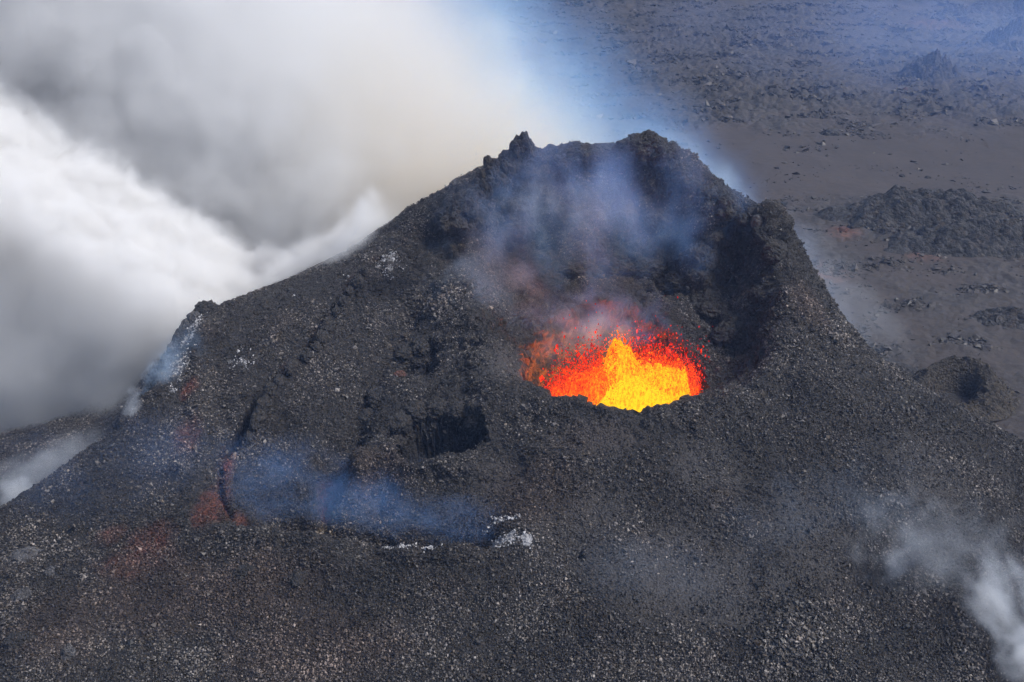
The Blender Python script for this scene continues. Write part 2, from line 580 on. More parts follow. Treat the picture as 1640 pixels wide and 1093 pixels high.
# sheets and roughness
N = grid_normals(X, Y, Z)
P3 = np.stack([X.ravel(), Y.ravel(), Z.ravel()], 1)
PEAK = at(1000, 300, 160)
dcr = np.hypot(X - 12, (Y - 150) * 0.8)
wallness = sstep(46, 22, dcr)
steep = sstep(0.85, 0.5, N[..., 2])
rough = 0.35 + 0.85 * wallness + 0.6 * steep
wb_, _ = worley(P3 if False else np.stack([X.ravel(), Y.ravel(), Z.ravel()], 1) + 0.8 * np.stack([wob.ravel()] * 3, 1), 3.2, 15)
wb_ = wb_.reshape(X.shape)
ASHPTS = [((1090, 920), 12, 8, 0.9), ((805, 590), 5, 6, 0.85), ((1130, 760), 7, 6, 0.7), ((950, 700), 9, 3.5, 0.6), ((1300, 860), 9, 9, 0.65), ((960, 850), 10, 8, .55), ((1180, 960), 12, 5, .8), ((800, 790), 6, 5, .5), ((1480, 760), 7, 7, .6)]


def blobs(lst):
    a = np.zeros(X.shape)
    for (p, rx, ry, s) in lst:
        h = hit(*p)
        r = np.hypot((X - h[0]) / rx, (Y - h[1]) / ry) + 0.35 * wob
        a = np.maximum(a, s * (1 - sstep(0.3, 1.1, r)))
    return a


ash = blobs(ASHPTS)
n_big = fbm(P3, 7.0, 4, 21).reshape(X.shape)
n_mid = fbm(P3, 2.2, 3, 33, ridged=True).reshape(X.shape)
w1, _ = worley(P3, 1.3, 5)
w2, _ = worley(P3, 0.7, 6)
w1 = w1.reshape(X.shape); w2 = w2.reshape(X.shape)
D = (1.1 * n_big * (0.45 + wallness) + 1.5 * (0.5 - wb_) * wallness * (0.4 + steep) + 0.5 * n_mid * rough + 0.55 * (0.5 - w1) * rough
     + 0.3 * (0.5 - w2) * (0.6 + 0.4 * rough))
D *= (1 - 0.6 * ash) * (1 - 0.85 * sf)
Xd, Yd, Zd = X + N[..., 0] * D, Y + N[..., 1] * D, Z + N[..., 2] * D
edge = np.minimum(np.minimum(X - GX0, GX1 - X), np.minimum(Y - GY0, GY1 - Y))
Zd = np.where(edge < 6, Zd - (6 - edge) * 0.3, Zd)

# mineral crust, oxidised and brown areas
crust = blobs([((625, 430), 3.5, 5, .75), ((640, 405), 2.5, 2.5, .5), ((570, 450), 4, 4, .45), ((385, 578), 3.0, 3.2, .8), ((520, 490), 4, 4, .4), ((470, 470), 5, 3, .35), ((316, 520), 2.6, 4, .95), ((300, 560), 3.0, 7, .9), ((285, 590), 2.0, 4, .7),
               ((280, 620), 1.6, 4, .7), ((215, 660), 1.2, 2, .5), ((812, 878), 2.2, 1.0, .7), ((350, 530), 2.5, 3, .35), ((440, 520), 4, 4, .3)])
CR = [hit(*p) for p in [(600, 886), (655, 893), (700, 890), (740, 885), (780, 876), (815, 862), (840, 866)]]
dc, ac = seg_dist(X, Y, CR)
crust = np.maximum(crust, (1 - sstep(0.5, 1.5, dc + 0.4 * wob2)) * (0.95 + 0.5 * ac))
CR2 = [hit(*p) for p in [(780, 842), (800, 832), (830, 832)]]
dc2, _ = seg_dist(X, Y, CR2)
crust = np.maximum(crust, (1 - sstep(0.2, 0.9, dc2 + 0.25 * wob2)) * 0.95)
crust *= 0.35 + 0.75 * sstep(-0.25, 0.35, fbm(P3, 1.3, 3, 91).reshape(X.shape))
red = blobs([((345, 800), 2.0, 5, .9), ((360, 750), 1.5, 4, .8), ((330, 825), 2.2, 3, .9), ((375, 830), 2, 2, .7), ((460, 856), 2, 1.2, .8), ((527, 800), 2.0, 3, .8), ((305, 630), 1.6, 2.2, .9), ((300, 700), 2.5, 4, .4),
             ((240, 870), 4, 3, .6), ((220, 900), 6, 3, .3), ((700, 700), 2.0, 2.4, .75), ((665, 690), 1.5, 2, .5), ((640, 600), 1.0, 1.2, .8), ((430, 850), 2, 1, .5), ((180, 860), 2.5, 2, .4), ((470, 590), 2, 1.4, .6)])
ddf = np.minimum(df, 9)
red = np.clip(red * (0.75 + 0.9 * sstep(-0.2, 0.4, fbm(P3, 1.6, 3, 93).reshape(X.shape))), 0, 1)
red = np.maximum(red, (1 - sstep(0.4, 1.6, ddf)) * 0.35 * sstep(-0.1, 0.5, wob))
brown = blobs([((400, 950), 12, 6, .6), ((250, 950), 10, 7, .7), ((600, 780), 6, 4, .5), ((850, 790), 9, 6, .5), ((950, 700), 8, 3, .4), ((500, 1040), 14, 6, .5), ((1290, 480), 4, 8, .6), ((720, 340), 4, 4, .8), ((1120, 300), 3, 3, .7), ((100, 1000), 8, 8, .5), ((780, 320), 3, 4, .6)])
brown = np.clip(1.6 * brown + 0.35 * sstep(0.1, 0.6, n_big), 0, 1)

# parts by region
faces = grid_faces(len(gx), len(gy))
fx = X.ravel()[faces].mean(1); fy = Y.ravel()[faces].mean(1); fz = Zd.ravel()[faces].mean(1)
keep = fz > -2.2
rvf = rv.ravel()[faces].mean(1); rpf = rp.ravel()[faces].mean(1)
RIM = [hit(*p)[:2] if p[1] > 400 else at(*p, q)[:2] for p, q in [((700, 352), 156), ((790, 290), 162), ((850, 262), 164), ((940, 243), 165), ((1030, 228), 164), ((1090, 265), 161), ((1130, 292), 157), ((1210, 345), 150),
       ((1250, 480), 0), ((1250, 545), 0), ((1215, 615), 0), ((1130, 655), 0), ((1060, 662), 0), ((1000, 660), 0), ((930, 654), 0), ((875, 645), 0), ((820, 620), 0), ((780, 560), 0), ((740, 470), 0)]]
incr = in_poly(fx, fy, RIM)
BAS = [hit(*p)[:2] for p in [(335, 740), (370, 715), (450, 745), (545, 740), (600, 800), (700, 825), (820, 835), (840, 862), (740, 886), (650, 893), (560, 884), (500, 868), (430, 858), (370, 852), (325, 835)]]
inbas = in_poly(fx, fy, BAS)
fisf = sf.ravel()[faces].mean(1)
part = np.zeros(len(faces), int)
part[inbas] = 3
part[fisf > 0.35] = 5
part[incr] = 1
part[rpf < 1.0] = 4
part[rvf < 1.0] = 2
VV = np.stack([Xd.ravel(), Yd.ravel(), Zd.ravel()], 1)
volcano = empty("volcano", (15, 130, 0), "dark scoria volcano cone with broken crater and glowing vent", "volcano")
AT = dict(ash=ash.ravel(), brown=brown.ravel(), red=red.ravel(), crust=crust.ravel())
for pi, (nm, lab) in enumerate([("outer_slope", None), ("crater_wall", "high inner wall of the main crater veiled in blue fumes"), ("vent_wall", "pinkish wall around the lava"), ("collapse_basin", "sunken floor with white crust on its front edge"),
                                ("side_pit", "small dark pit left of the vent"), ("fissure", "narrow dark crack down the left shoulder")]):
    f = faces[keep & (part == pi)]
    used, inv = np.unique(f, return_inverse=True)
    o = mesh_np(nm, VV[used], inv.reshape(f.shape), M_ROCK, volcano, False, {k: v[used] for k, v in AT.items()})
    if lab: o['label'] = lab


def ground(px, py):
    """Point on the final rough surface seen at a pixel."""
    d = ray(px, py)
    t = np.linspace(60, 260, 1600)
    Q = EYE + np.outer(t / d[1], d)
    ix = np.clip(((Q[:, 0] - GX0) / GS).round().astype(int), 0, len(gx) - 1)
    iy = np.clip(((Q[:, 1] - GY0) / GS).round().astype(int), 0, len(gy) - 1)
    z = Zd[iy, ix]
    k = np.argmax(Q[:, 2] <= z)
    return Q[k]


# ---------------------------------------------------------------- lava plain (one sheet to the horizon)
ang = np.concatenate([np.linspace(-180, -46, 30)[:-1], np.linspace(-46, -5, 120)[:-1], np.linspace(-5, 46, 760)[:-1], np.linspace(46, 180, 30)])
rad = np.concatenate([np.linspace(2, 120, 14)[:-1], np.geomspace(120, 800, 620)[:-1], np.geomspace(800, 9000, 30)])
A, Rr = np.meshgrid(np.radians(ang), rad)
PX, PY = np.sin(A) * Rr, np.cos(A) * Rr
Q = np.stack([PX.ravel(), PY.ravel(), np.zeros(PX.size)], 1)
patch = fbm(Q, 70, 4, 51).reshape(PX.shape)
patch2 = fbm(Q, 22, 3, 55).reshape(PX.shape)
side = PX - 0.25 * PY
smoothz = sstep(255, 285, PY + 10 * patch2) * (1 - sstep(330, 372, PY + 25 * patch2 - 0.10 * (PX - 90)))    # ash covered strip
roughm = np.clip(0.55 + 1.3 * patch + 0.6 * patch2, 0, 1) * (1 - 0.93 * smoothz)
roughm = np.maximum(roughm, sstep(372, 400, PY) * (0.35 + 0.6 * sstep(-0.3, 0.3, patch)) * (1 - sstep(560, 640, PY) * 0.5))
roughm = np.where(PY < 240, 0.45 * np.clip(0.4 + 1.5 * patch2, 0, 1) + 0.1, roughm)
Qs = Q * np.array([1.0, 1.0, 1.0])
r1 = fbm(Qs, 9, 4, 61, ridged=True).reshape(PX.shape)
r2 = fbm(Qs, 3.2, 3, 67, ridged=True).reshape(PX.shape)
wp, wid = worley(Qs * np.array([1, 0.8, 1]), 4.5, 71)
wp = wp.reshape(PX.shape)
fade = np.clip(Rr / 250, 0.6, 1.6)
PZ = roughm * (1.3 * r1 + 0.8 * r2 + 1.2 * (0.5 - wp)) * fade * 1.35 + 0.12 * r2 * (0.3 + roughm) + 1.2 * patch
PZ = np.where(Rr > 900, 0, PZ)
nl = np.hypot(PX - 5, PY - 140)
PZ -= sstep(100, 60, nl) * 3.0
near = sstep(120, 60, Rr) * 2
PZ -= near
pf_ = grid_faces(len(ang), len(rad))
tp = NT("lava_plain_ground")
P = tp.pos()
rg = tp.attr("rough")
ao = tp.attr("low")
v = tp.voro(P, 0.55)
vv = tp.voro(P, 1.9)
sepv = tp.n("ShaderNodeSeparateColor"); tp.l(vv.outputs["Color"], sepv.inputs[0])
n1 = tp.noise(P, 0.05, 6, 0.65)
n2 = tp.noise(P, 0.4, 6, 0.7)
ashc = tp.mix(n2, (0.025, 0.020, 0.019, 1), (0.050, 0.040, 0.038, 1))
roc = tp.mix(tp.math('MULTIPLY', tp.maprange(n2, 0.3, 0.7), tp.maprange(sepv.outputs[0], 0, 1, 0.5, 1)), (0.008, 0.008, 0.009, 1), (0.070, 0.066, 0.068, 1))
cc = tp.mix(tp.maprange(rg, 0.12, 0.5), ashc, roc)
cc = tp.mix(tp.maprange(n1, 0.35, 0.7, 0, 0.35), cc, (0.085, 0.068, 0.06, 1))
rd = tp.attr("red")
cc = tp.mix(tp.math('MULTIPLY', rd, tp.maprange(n2, 0.35, 0.65)), cc, (0.17, 0.075, 0.05, 1))
bs = tp.n("ShaderNodeBsdfPrincipled")
tp.l(cc, bs.inputs["Base Color"])
bs.inputs["Roughness"].default_value = 0.85
bp = tp.n("ShaderNodeBump")
bp.inputs["Strength"].default_value = 0.9
bp.inputs["Distance"].default_value = 0.8
hh = tp.math('SUBTRACT', n2, tp.math('MULTIPLY', v.outputs["Distance"], 0.5))
tp.l(tp.math('MULTIPLY', hh, tp.maprange(rg, 0, 0.6, 0.12, 1.0)), bp.inputs["Height"])
tp.l(bp.outputs[0], bs.inputs["Normal"])
tp.l(bs.outputs[0], tp.out.inputs["Surface"])
M_PLAIN = tp.m
predm = np.zeros(PX.shape)
for (px, py, rr, s) in [(1350, 375, 6, .8), (1480, 410, 5, .6), (1390, 350, 9, .4), (1500, 45, 22, .5), (1320, 440, 8, .5)]:
    h = at_z(px, py)
    predm = np.maximum(predm, s * (1 - sstep(0.2, 1.1, np.hypot(PX - h[0], PY - h[1]) / rr + 0.5 * patch2)))
plain = mesh_np("ground", np.stack([PX.ravel(), PY.ravel(), PZ.ravel()], 1), pf_, M_PLAIN, None, True,
                dict(rough=roughm.ravel(), low=wp.ravel(), red=predm.ravel()))
tag(plain, "bluish black lava plain with brown ash strips behind the volcano", None, None, "structure")

# ---------------------------------------------------------------- loose scoria clasts: gravel nobody could count
OCT = np.array([[1, 0, 0], [-1, 0, 0], [0, 1, 0], [0, -1, 0], [0, 0, 1], [0, 0, -1]], float)
OCF = np.array([[0, 2, 4], [2, 1, 4], [1, 3, 4], [3, 0, 4], [2, 0, 5], [1, 2, 5], [3, 1, 5], [0, 3, 5]])


def rand_rot(n):
    q = rng.normal(size=(n, 4)); q /= np.linalg.norm(q, axis=1, keepdims=True)
    a, b, c, d = q.T
    return np.stack([np.stack([1 - 2 * (c * c + d * d), 2 * (b * c - a * d), 2 * (b * d + a * c)], -1),
                     np.stack([2 * (b * c + a * d), 1 - 2 * (b * b + d * d), 2 * (c * d - a * b)], -1),
                     np.stack([2 * (b * d - a * c), 2 * (c * d + a * b), 1 - 2 * (b * b + c * c)], -1)], 1)


def clasts(P, S, sq=0.35):
    n = len(P)
    V = OCT[None] * (1 + rng.uniform(-0.45, 0.45, (n, 6, 1))) + rng.uniform(-0.25, 0.25, (n, 6, 3))
    V = V * (1 + rng.uniform(-sq, sq, (n, 1, 3))) * S[:, None, None]
    V = np.einsum('nij,nkj->nki', rand_rot(n), V) + P[:, None, :]
    Fc = OCF[None] + (np.arange(n) * 6)[:, None, None]
    return V.reshape(-1, 3), Fc.reshape(-1, 3)


Nd = grid_normals(Xd, Yd, Zd)
wgt = np.clip(1.0 - 0.85 * ash, 0.1, 1) * (0.35 + 0.9 * sstep(-0.35, 0.25, n_big + 0.3 * wob))
wgt *= 1 / np.clip(Nd[..., 2], 0.35, 1)
wgt *= (rv > 1.04) * (rp > 0.9) * (sf < 0.3)
wgt *= (sp < 0.5)
wgt *= (Zd > 0.0) * (Y < 172)
wgt *= np.clip((105 / np.clip(Y, 75, 200)) ** 1.5, 0.4, 1.5)
pr = (wgt / wgt.sum()).ravel().cumsum()
NCL = 660000
k = np.searchsorted(pr, rng.random(NCL))
k = np.clip(k, 0, X.size - 1)
jit = rng.uniform(-0.16, 0.16, (NCL, 3))
S = 0.072 * np.exp(np.abs(rng.normal(0, 0.4, NCL)))
S = S * (1 + 0.9 * sstep(0.12, 0.5, fbm(P3[k] - 57, 13.0, 3, 151)))
S = np.where(rng.random(NCL) < 0.002, S * 2.0, S)
B = np.stack([Xd.ravel()[k], Yd.ravel()[k], Zd.ravel()[k]], 1) + jit
B += np.stack([N[..., i].ravel()[k] for i in range(3)], 1) * (S * 0.35)[:, None]
CV, CF = clasts(B, S)
pat = fbm(P3[k] + 31, 9.0, 4, 131) + 0.5 * n_big.ravel()[k]
shade = np.clip(rng.beta(0.75, 3.0, NCL) * np.clip(0.9 + 2.6 * pat, 0.2, 2.0), 0, 1)
M_CLAST = clast_material()
sco = mesh_np("scoria_gravel", CV, CF, M_CLAST, None, False, {n_: np.repeat(v_, 6) for n_, v_ in
              dict(shade=shade, red=red.ravel()[k], brown=brown.ravel()[k], crust=crust.ravel()[k], ash=ash.ravel()[k], tint=rng.random(NCL)).items()})
tag(sco, "loose dark scoria fragments covering the slopes of the cone", None, None, "stuff")

MC = at_z(1530, 632)
# broken slabs and clinker on the lava field (nobody could count them)
NR = 150000
ry = 150 * (680 / 150) ** rng.random(NR * 6)
rx = rng.uniform(-0.02, 0.62, NR * 6) * ry
ia = np.clip(np.searchsorted(ang, np.degrees(np.arctan2(rx, ry))), 0, len(ang) - 1)
ir = np.clip(np.searchsorted(rad, np.hypot(rx, ry)), 0, len(rad) - 1)
rw = roughm[ir, ia] * sstep(0.0, 0.4, fbm(np.stack([rx * 0.55, ry, 0 * rx], 1), 12, 4, 141)) + 0.0008
ok = (rng.random(NR * 6) < rw * 1.2) & (np.hypot(rx - 5, ry - 140) > 62) & (np.hypot(rx - MC[0], ry - MC[1]) > 9)
ok = np.nonzero(ok)[0][:NR]
rs = (0.12 + 0.0007 * ry[ok]) * np.exp(rng.normal(0, 0.5, len(ok)))
RV, RF = clasts(np.stack([rx[ok], ry[ok], PZ[ir[ok], ia[ok]] + 0.15 * rs], 1), rs, 0.5)
zc = np.repeat(PZ[ir[ok], ia[ok]], 6)
RV[:, 2] = zc + (RV[:, 2] - zc) * 0.6
n_ok = len(ok)
rub = mesh_np("lava_rubble", RV, RF, M_CLAST, None, False, {n_: np.repeat(v_, 6) for n_, v_ in
              dict(shade=0.55 * rng.beta(0.7, 3.2, n_ok), red=np.zeros(n_ok), brown=0.5 * rng.random(n_ok), crust=np.zeros(n_ok), ash=np.zeros(n_ok), tint=0.7 * rng.random(n_ok)).items()})
tag(rub, "broken black lava slabs strewn over the plain", None, None, "stuff")

# ---------------------------------------------------------------- rock lumps
def lump(name, center, size, mat, parent=None, sub=5, seed=0, rough=0.35, rot=0.0, lean=(0, 0), flat=None, freq=1.0, attrs=None):
    """A craggy rock: a sphere pushed in and out by noise, real size in metres."""
    bm = bmesh.new()
    bmesh.ops.create_icosphere(bm, subdivisions=sub, radius=1.0)
    V = np.array([v.co[:] for v in bm.verts])
    Fc = np.array([[v.index for v in f.verts] for f in bm.faces])
    bm.free()
    off = np.array([seed * 13.1, seed * 7.7, seed * 3.3])
    n1_ = fbm(V * freq + off, 0.9, 4, seed)
    n2_ = fbm(V * freq + off, 0.35, 3, seed + 5, ridged=True)
    wq, _ = worley(V * freq + off, 0.45, seed + 9)
    V = V * (1 + rough * (0.9 * n1_ + 0.3 * n2_ + 0.55 * (0.45 - wq)))[:, None]
    V = V * np.asarray(size)
    V[:, 0] += lean[0] * V[:, 2]; V[:, 1] += lean[1] * V[:, 2]
    c_, s_ = math.cos(rot), math.sin(rot)
    V = np.stack([V[:, 0] * c_ - V[:, 1] * s_, V[:, 0] * s_ + V[:, 1] * c_, V[:, 2]], 1)
    o = mesh_np(name, V + np.asarray(center) - (np.asarray(center) if parent is None else 0), Fc, mat, parent, False)
    if parent is None:
        o.location = center
    return o


# crags that stand up from the crater rim (parts of the volcano)
for (px, py, Yd_, sz, mt, ln, sd_) in [
        (837, 248, 163.5, (2.0, 1.8, 3.4), M_BLOCK, (0.0, 0), 61), (848, 262, 163.8, (2.6, 2.0, 2.6), M_BLOCK, (0.1, 0), 1), (816, 266, 163, (1.8, 1.6, 2.4), M_BLOCK, (0, 0), 12), (786, 276, 162, (1.4, 1.3, 2.4), M_BLOCK, (0.1, 0), 2), (776, 296, 161, (1.7, 1.6, 2.4), M_BLOCK, (0, 0), 13),
        (738, 348, 157, (4.0, 3.4, 4.0), M_BLOCK, (0.2, 0), 4), (1034, 237, 164, (3.4, 2.4, 2.6), M_BLOCK, (0.1, 0), 5), (1010, 242, 164.4, (2.4, 2.0, 2.2), M_BLOCK, (0.1, 0), 25), (1062, 250, 162.5, (2.2, 2.0, 2.0), M_BLOCK, (0, 0), 16), (1000, 250, 164.5, (2.6, 2.0, 1.7), M_BLOCK, (0, 0), 17), (1213, 356, 149.5, (1.0, 0.9, 1.2), M_BLOCK_PALE, (0, 0), 6),
        (940, 253, 164.5, (3.2, 2.2, 1.9), M_BLOCK, (0, 0), 7), (905, 262, 164.8, (2.0, 1.8, 1.6), M_BLOCK, (0, 0), 18), (757, 322, 159.5, (2.2, 2.2, 2.4), M_BLOCK, (0.2, 0), 8), (1165, 328, 154, (1.9, 1.8, 1.9), M_BLOCK, (0, 0), 9), (722, 352, 157, (2.0, 2.0, 1.8), M_BLOCK, (0, 0), 19)]:
    lump("rim_crag", at(px, py, Yd_), sz, mt, volcano, 5, sd_, 0.3 if px > 1070 else 0.6, lean=ln)

RL = np.array([(716, 362, 157), (728, 342, 158), (748, 326, 159.3), (768, 312, 160.6), (795, 292, 162), (866, 272, 164.2), (888, 274, 164.8), (912, 268, 165), (936, 256, 165), (962, 258, 165), (986, 258, 164.9), (1012, 252, 164.6),
               (1034, 246, 164.2), (1056, 254, 163), (1076, 266, 161.8), (1092, 282, 160.6), (1110, 298, 159), (1128, 310, 157.6), (1146, 322, 156), (1166, 338, 154.2), (1190, 352, 152), (1224, 376, 148.5), (1240, 402, 146)], float)
for q, (px, py, Yq) in enumerate(RL):
    r_ = rng.uniform(1.1, 2.1)
    lump("rim_crag", at(px, py, Yq), (r_ * rng.uniform(0.9, 1.5), r_, r_ * rng.uniform(0.8, 1.25)), M_BLOCK, volcano, 4, 100 + q, 0.5, rng.uniform(0, 3))
# overhanging ledges in the crater wall
for q, (px, py, rx_, rz_) in enumerate([(880, 452, 3.0, 1.4), (930, 440, 3.6, 1.8), (985, 428, 3.4, 2.0), (1040, 436, 3.8, 1.9), (1092, 462, 3.4, 2.0), (1135, 500, 3.0, 2.2), (1165, 545, 2.4, 2.2), (905, 350, 3.0, 2.4), (1000, 350, 2.4, 2.6), (1060, 360, 3.2, 2.4), (830, 372, 3.0, 2.2), (955, 395, 2.2, 2.4), (1120, 420, 2.6, 2.6)]):
    lump("wall_ledge", ground(px, py) + np.array([0, 0.6, 0.2]), (rx_, 2.2, rz_), M_BLOCK, volcano, 5, 140 + q, 0.5, rng.uniform(-0.3, 0.3), freq=1.2)

for q, (px, py, rx_, rz_) in enumerate([(632, 706, 1.5, 1.2), (640, 680, 1.7, 1.3), (664, 662, 1.8, 1.3), (700, 656, 1.7, 1.2), (735, 660, 1.8, 1.3), (764, 678, 1.5, 1.3), (648, 566, 1.3, 1.0), (672, 556, 1.4, 1.1), (604, 640, 1.6, 1.2), (588, 672, 1.4, 1.1)]):
    lump("pit_ledge" if q < 6 else "gully_block", ground(px, py) + np.array([0, 0.2, 0.1]), (rx_, 1.8, rz_), M_BLOCK, volcano, 4, 170 + q, 0.5, rng.uniform(-0.3, 0.3), freq=1.2)

for q in range(17):  # blocks added along the right lip to cast shade into the crack
    u_ = 0.16 + 0.8 * q / 16 + rng.uniform(-0.02, 0.02)
    i_ = u_ * (len(FIS) - 1); a_ = FIS[int(i_)]; b_ = FIS[min(int(i_) + 1, len(FIS) - 1)]
    p_ = a_ + (b_ - a_) * (i_ - int(i_))
    w_ = rng.uniform(0.7, 1.2)
    x_, y_ = p_[0] + 1.25 + 0.35 * u_ + 0.3 * w_, p_[1]
    z_ = Zd[int(round((y_ - GY0) / GS)), int(round((x_ - GX0) / GS))]
    lump("crack_shade_block", (x_, y_, z_ + 0.15 * w_), (w_ * 0.8, w_ * 1.5, w_ * 1.0), M_BLOCK, volcano, 4, 190 + q, 0.5, rng.uniform(-0.4, 0.2), freq=1.2)

for q, (px, py, Yq, r_, mt) in enumerate([(333, 501, 138.6, 2.0, M_BLOCK), (320, 510, 137.6, 1.7, M_BLOCK_PALE), (306, 522, 136.6, 1.6, M_BLOCK_PALE), (294, 540, 134.6, 1.6, M_BLOCK), (285, 556, 133.4, 1.4, M_BLOCK_PALE), (277, 580, 130.8, 1.4, M_BLOCK), (266, 606, 127.6, 1.3, M_BLOCK),
                                          (322, 545, 133.5, 1.2, M_BLOCK_PALE), (310, 580, 129, 1.1, M_BLOCK_PALE), (368, 492, 139.8, 1.3, M_BLOCK), (420, 486, 141.5, 1.2, M_BLOCK)]):
    lump("shoulder_crag", at(px, py + 6, Yq), (r_, r_, r_ * 1.15), mt, volcano, 4, 230 + q, 0.5, q * 0.7, freq=1.2)

# blocks and outcrops on the slopes
for (px, py, sz, mt, rot, sd_, lab) in [
        (224, 648, (1.1, 0.9, 2.2), M_BLOCK, 0.3, 21, "upright dark lava spike between thin steam wisps on the left edge"),
        (199, 682, (1.5, 1.1, 1.8), M_BLOCK, 0.1, 22, "squat dark lava knob beside the lowest steam wisp on the left edge"),
        (42, 892, (2.0, 1.3, 0.9), M_BLOCK_PALE, 0.2, 23, "flat topped rock ledge with a dark reddish hollow below it, left slope"),
        (78, 922, (0.7, 0.6, 1.2), M_BLOCK_PALE, 0.0, 24, "small upright pale rock right of the flat ledge on the left slope"),
        (35, 958, (1.1, 0.8, 1.3), M_BLOCK_PALE, 0.5, 25, "pale grey jagged outcrop at the left border of the photo"),
        (30, 1030, (1.8, 1.2, 1.1), M_BLOCK, 0.2, 26, "dark hunched boulder casting a black shadow in the lower left corner"),
        (108, 1052, (0.7, 0.8, 1.5), M_BLOCK_PALE, -0.3, 27, "tall pale slab of rock near the bottom edge on the left"),
        (395, 915, (1.5, 1.0, 0.8), M_BLOCK, 0.4, 28, "dark clinkery block below the red hollow on the front slope"),
        (480, 925, (1.3, 1.0, 0.7), M_BLOCK, 0.9, 29, "low dark block in the middle of the front slope below the basin rim"),
        (640, 602, (0.9, 0.7, 0.8), M_BLOCK_RED, 0.3, 30, "rusty orange block at the mouth of the upper hollow"),
        (694, 668, (0.8, 0.6, 0.5), M_BLOCK_RED, 0.3, 31, "pinkish block on the upper lip of the side pit"),
        (1180, 552, (0.9, 0.7, 0.8), M_BLOCK_PALE, 0.3, 32, "pale squarish block on the crater slope right of the lava"),
        ]:
    h = ground(px, py)
    h = h + np.array([0, 0.2, -0.25 * sz[2]])
    tag(lump("lava_block", h, sz, mt, None, 4, sd_, 0.5, rot, (0.1, 0.1), freq=1.2), lab, "rock")

def mound(name, center, sx, sy, h, mat, seed, crag=0.3, cone=1.0):
    """A heap rising out of the plain: polar height field with a skirt that runs out into the ground."""
    nu_, nr_ = 200, 90
    u = np.linspace(0, 2 * np.pi, nu_ + 1)[:-1]
    r = np.linspace(0, 1.3, nr_)
    U, Rq = np.meshgrid(u, r)
    x, y = np.cos(U) * Rq, np.sin(U) * Rq
    Q_ = np.stack([x.ravel() * 2 + seed * 9.1, y.ravel() * 2 - seed * 4.7, 0 * x.ravel()], 1)
    wb = fbm(Q_, 1.0, 3, seed).reshape(U.shape)
    wc = fbm(Q_, 0.5, 4, seed + 3, ridged=True).reshape(U.shape)
    w_, _ = worley(Q_ * np.array([1, sy / sx, 1]), 0.3, seed + 8)
    w_ = w_.reshape(U.shape)
    rr = Rq * (1 + 0.35 * wb)
    prof = np.clip(1 - rr, 0, None) ** cone
    z = h * (prof * (1 + 0.5 * wb) + crag * sstep(1.1, 0.5, rr) * (0.55 * wc + 0.9 * (0.5 - w_)))
    z = np.where(Rq > 1.22, -1.5, z - 0.4)
    V = np.stack([x * sx, y * sy, z], -1).reshape(-1, 3)
    i = np.arange(U.size).reshape(U.shape)
    j = np.roll(i, -1, 1)
    Fc = np.stack([i[:-1], j[:-1], j[1:], i[1:]], -1).reshape(-1, 4)
    o = mesh_np(name, V, Fc, mat)
    o.location = center
    return o


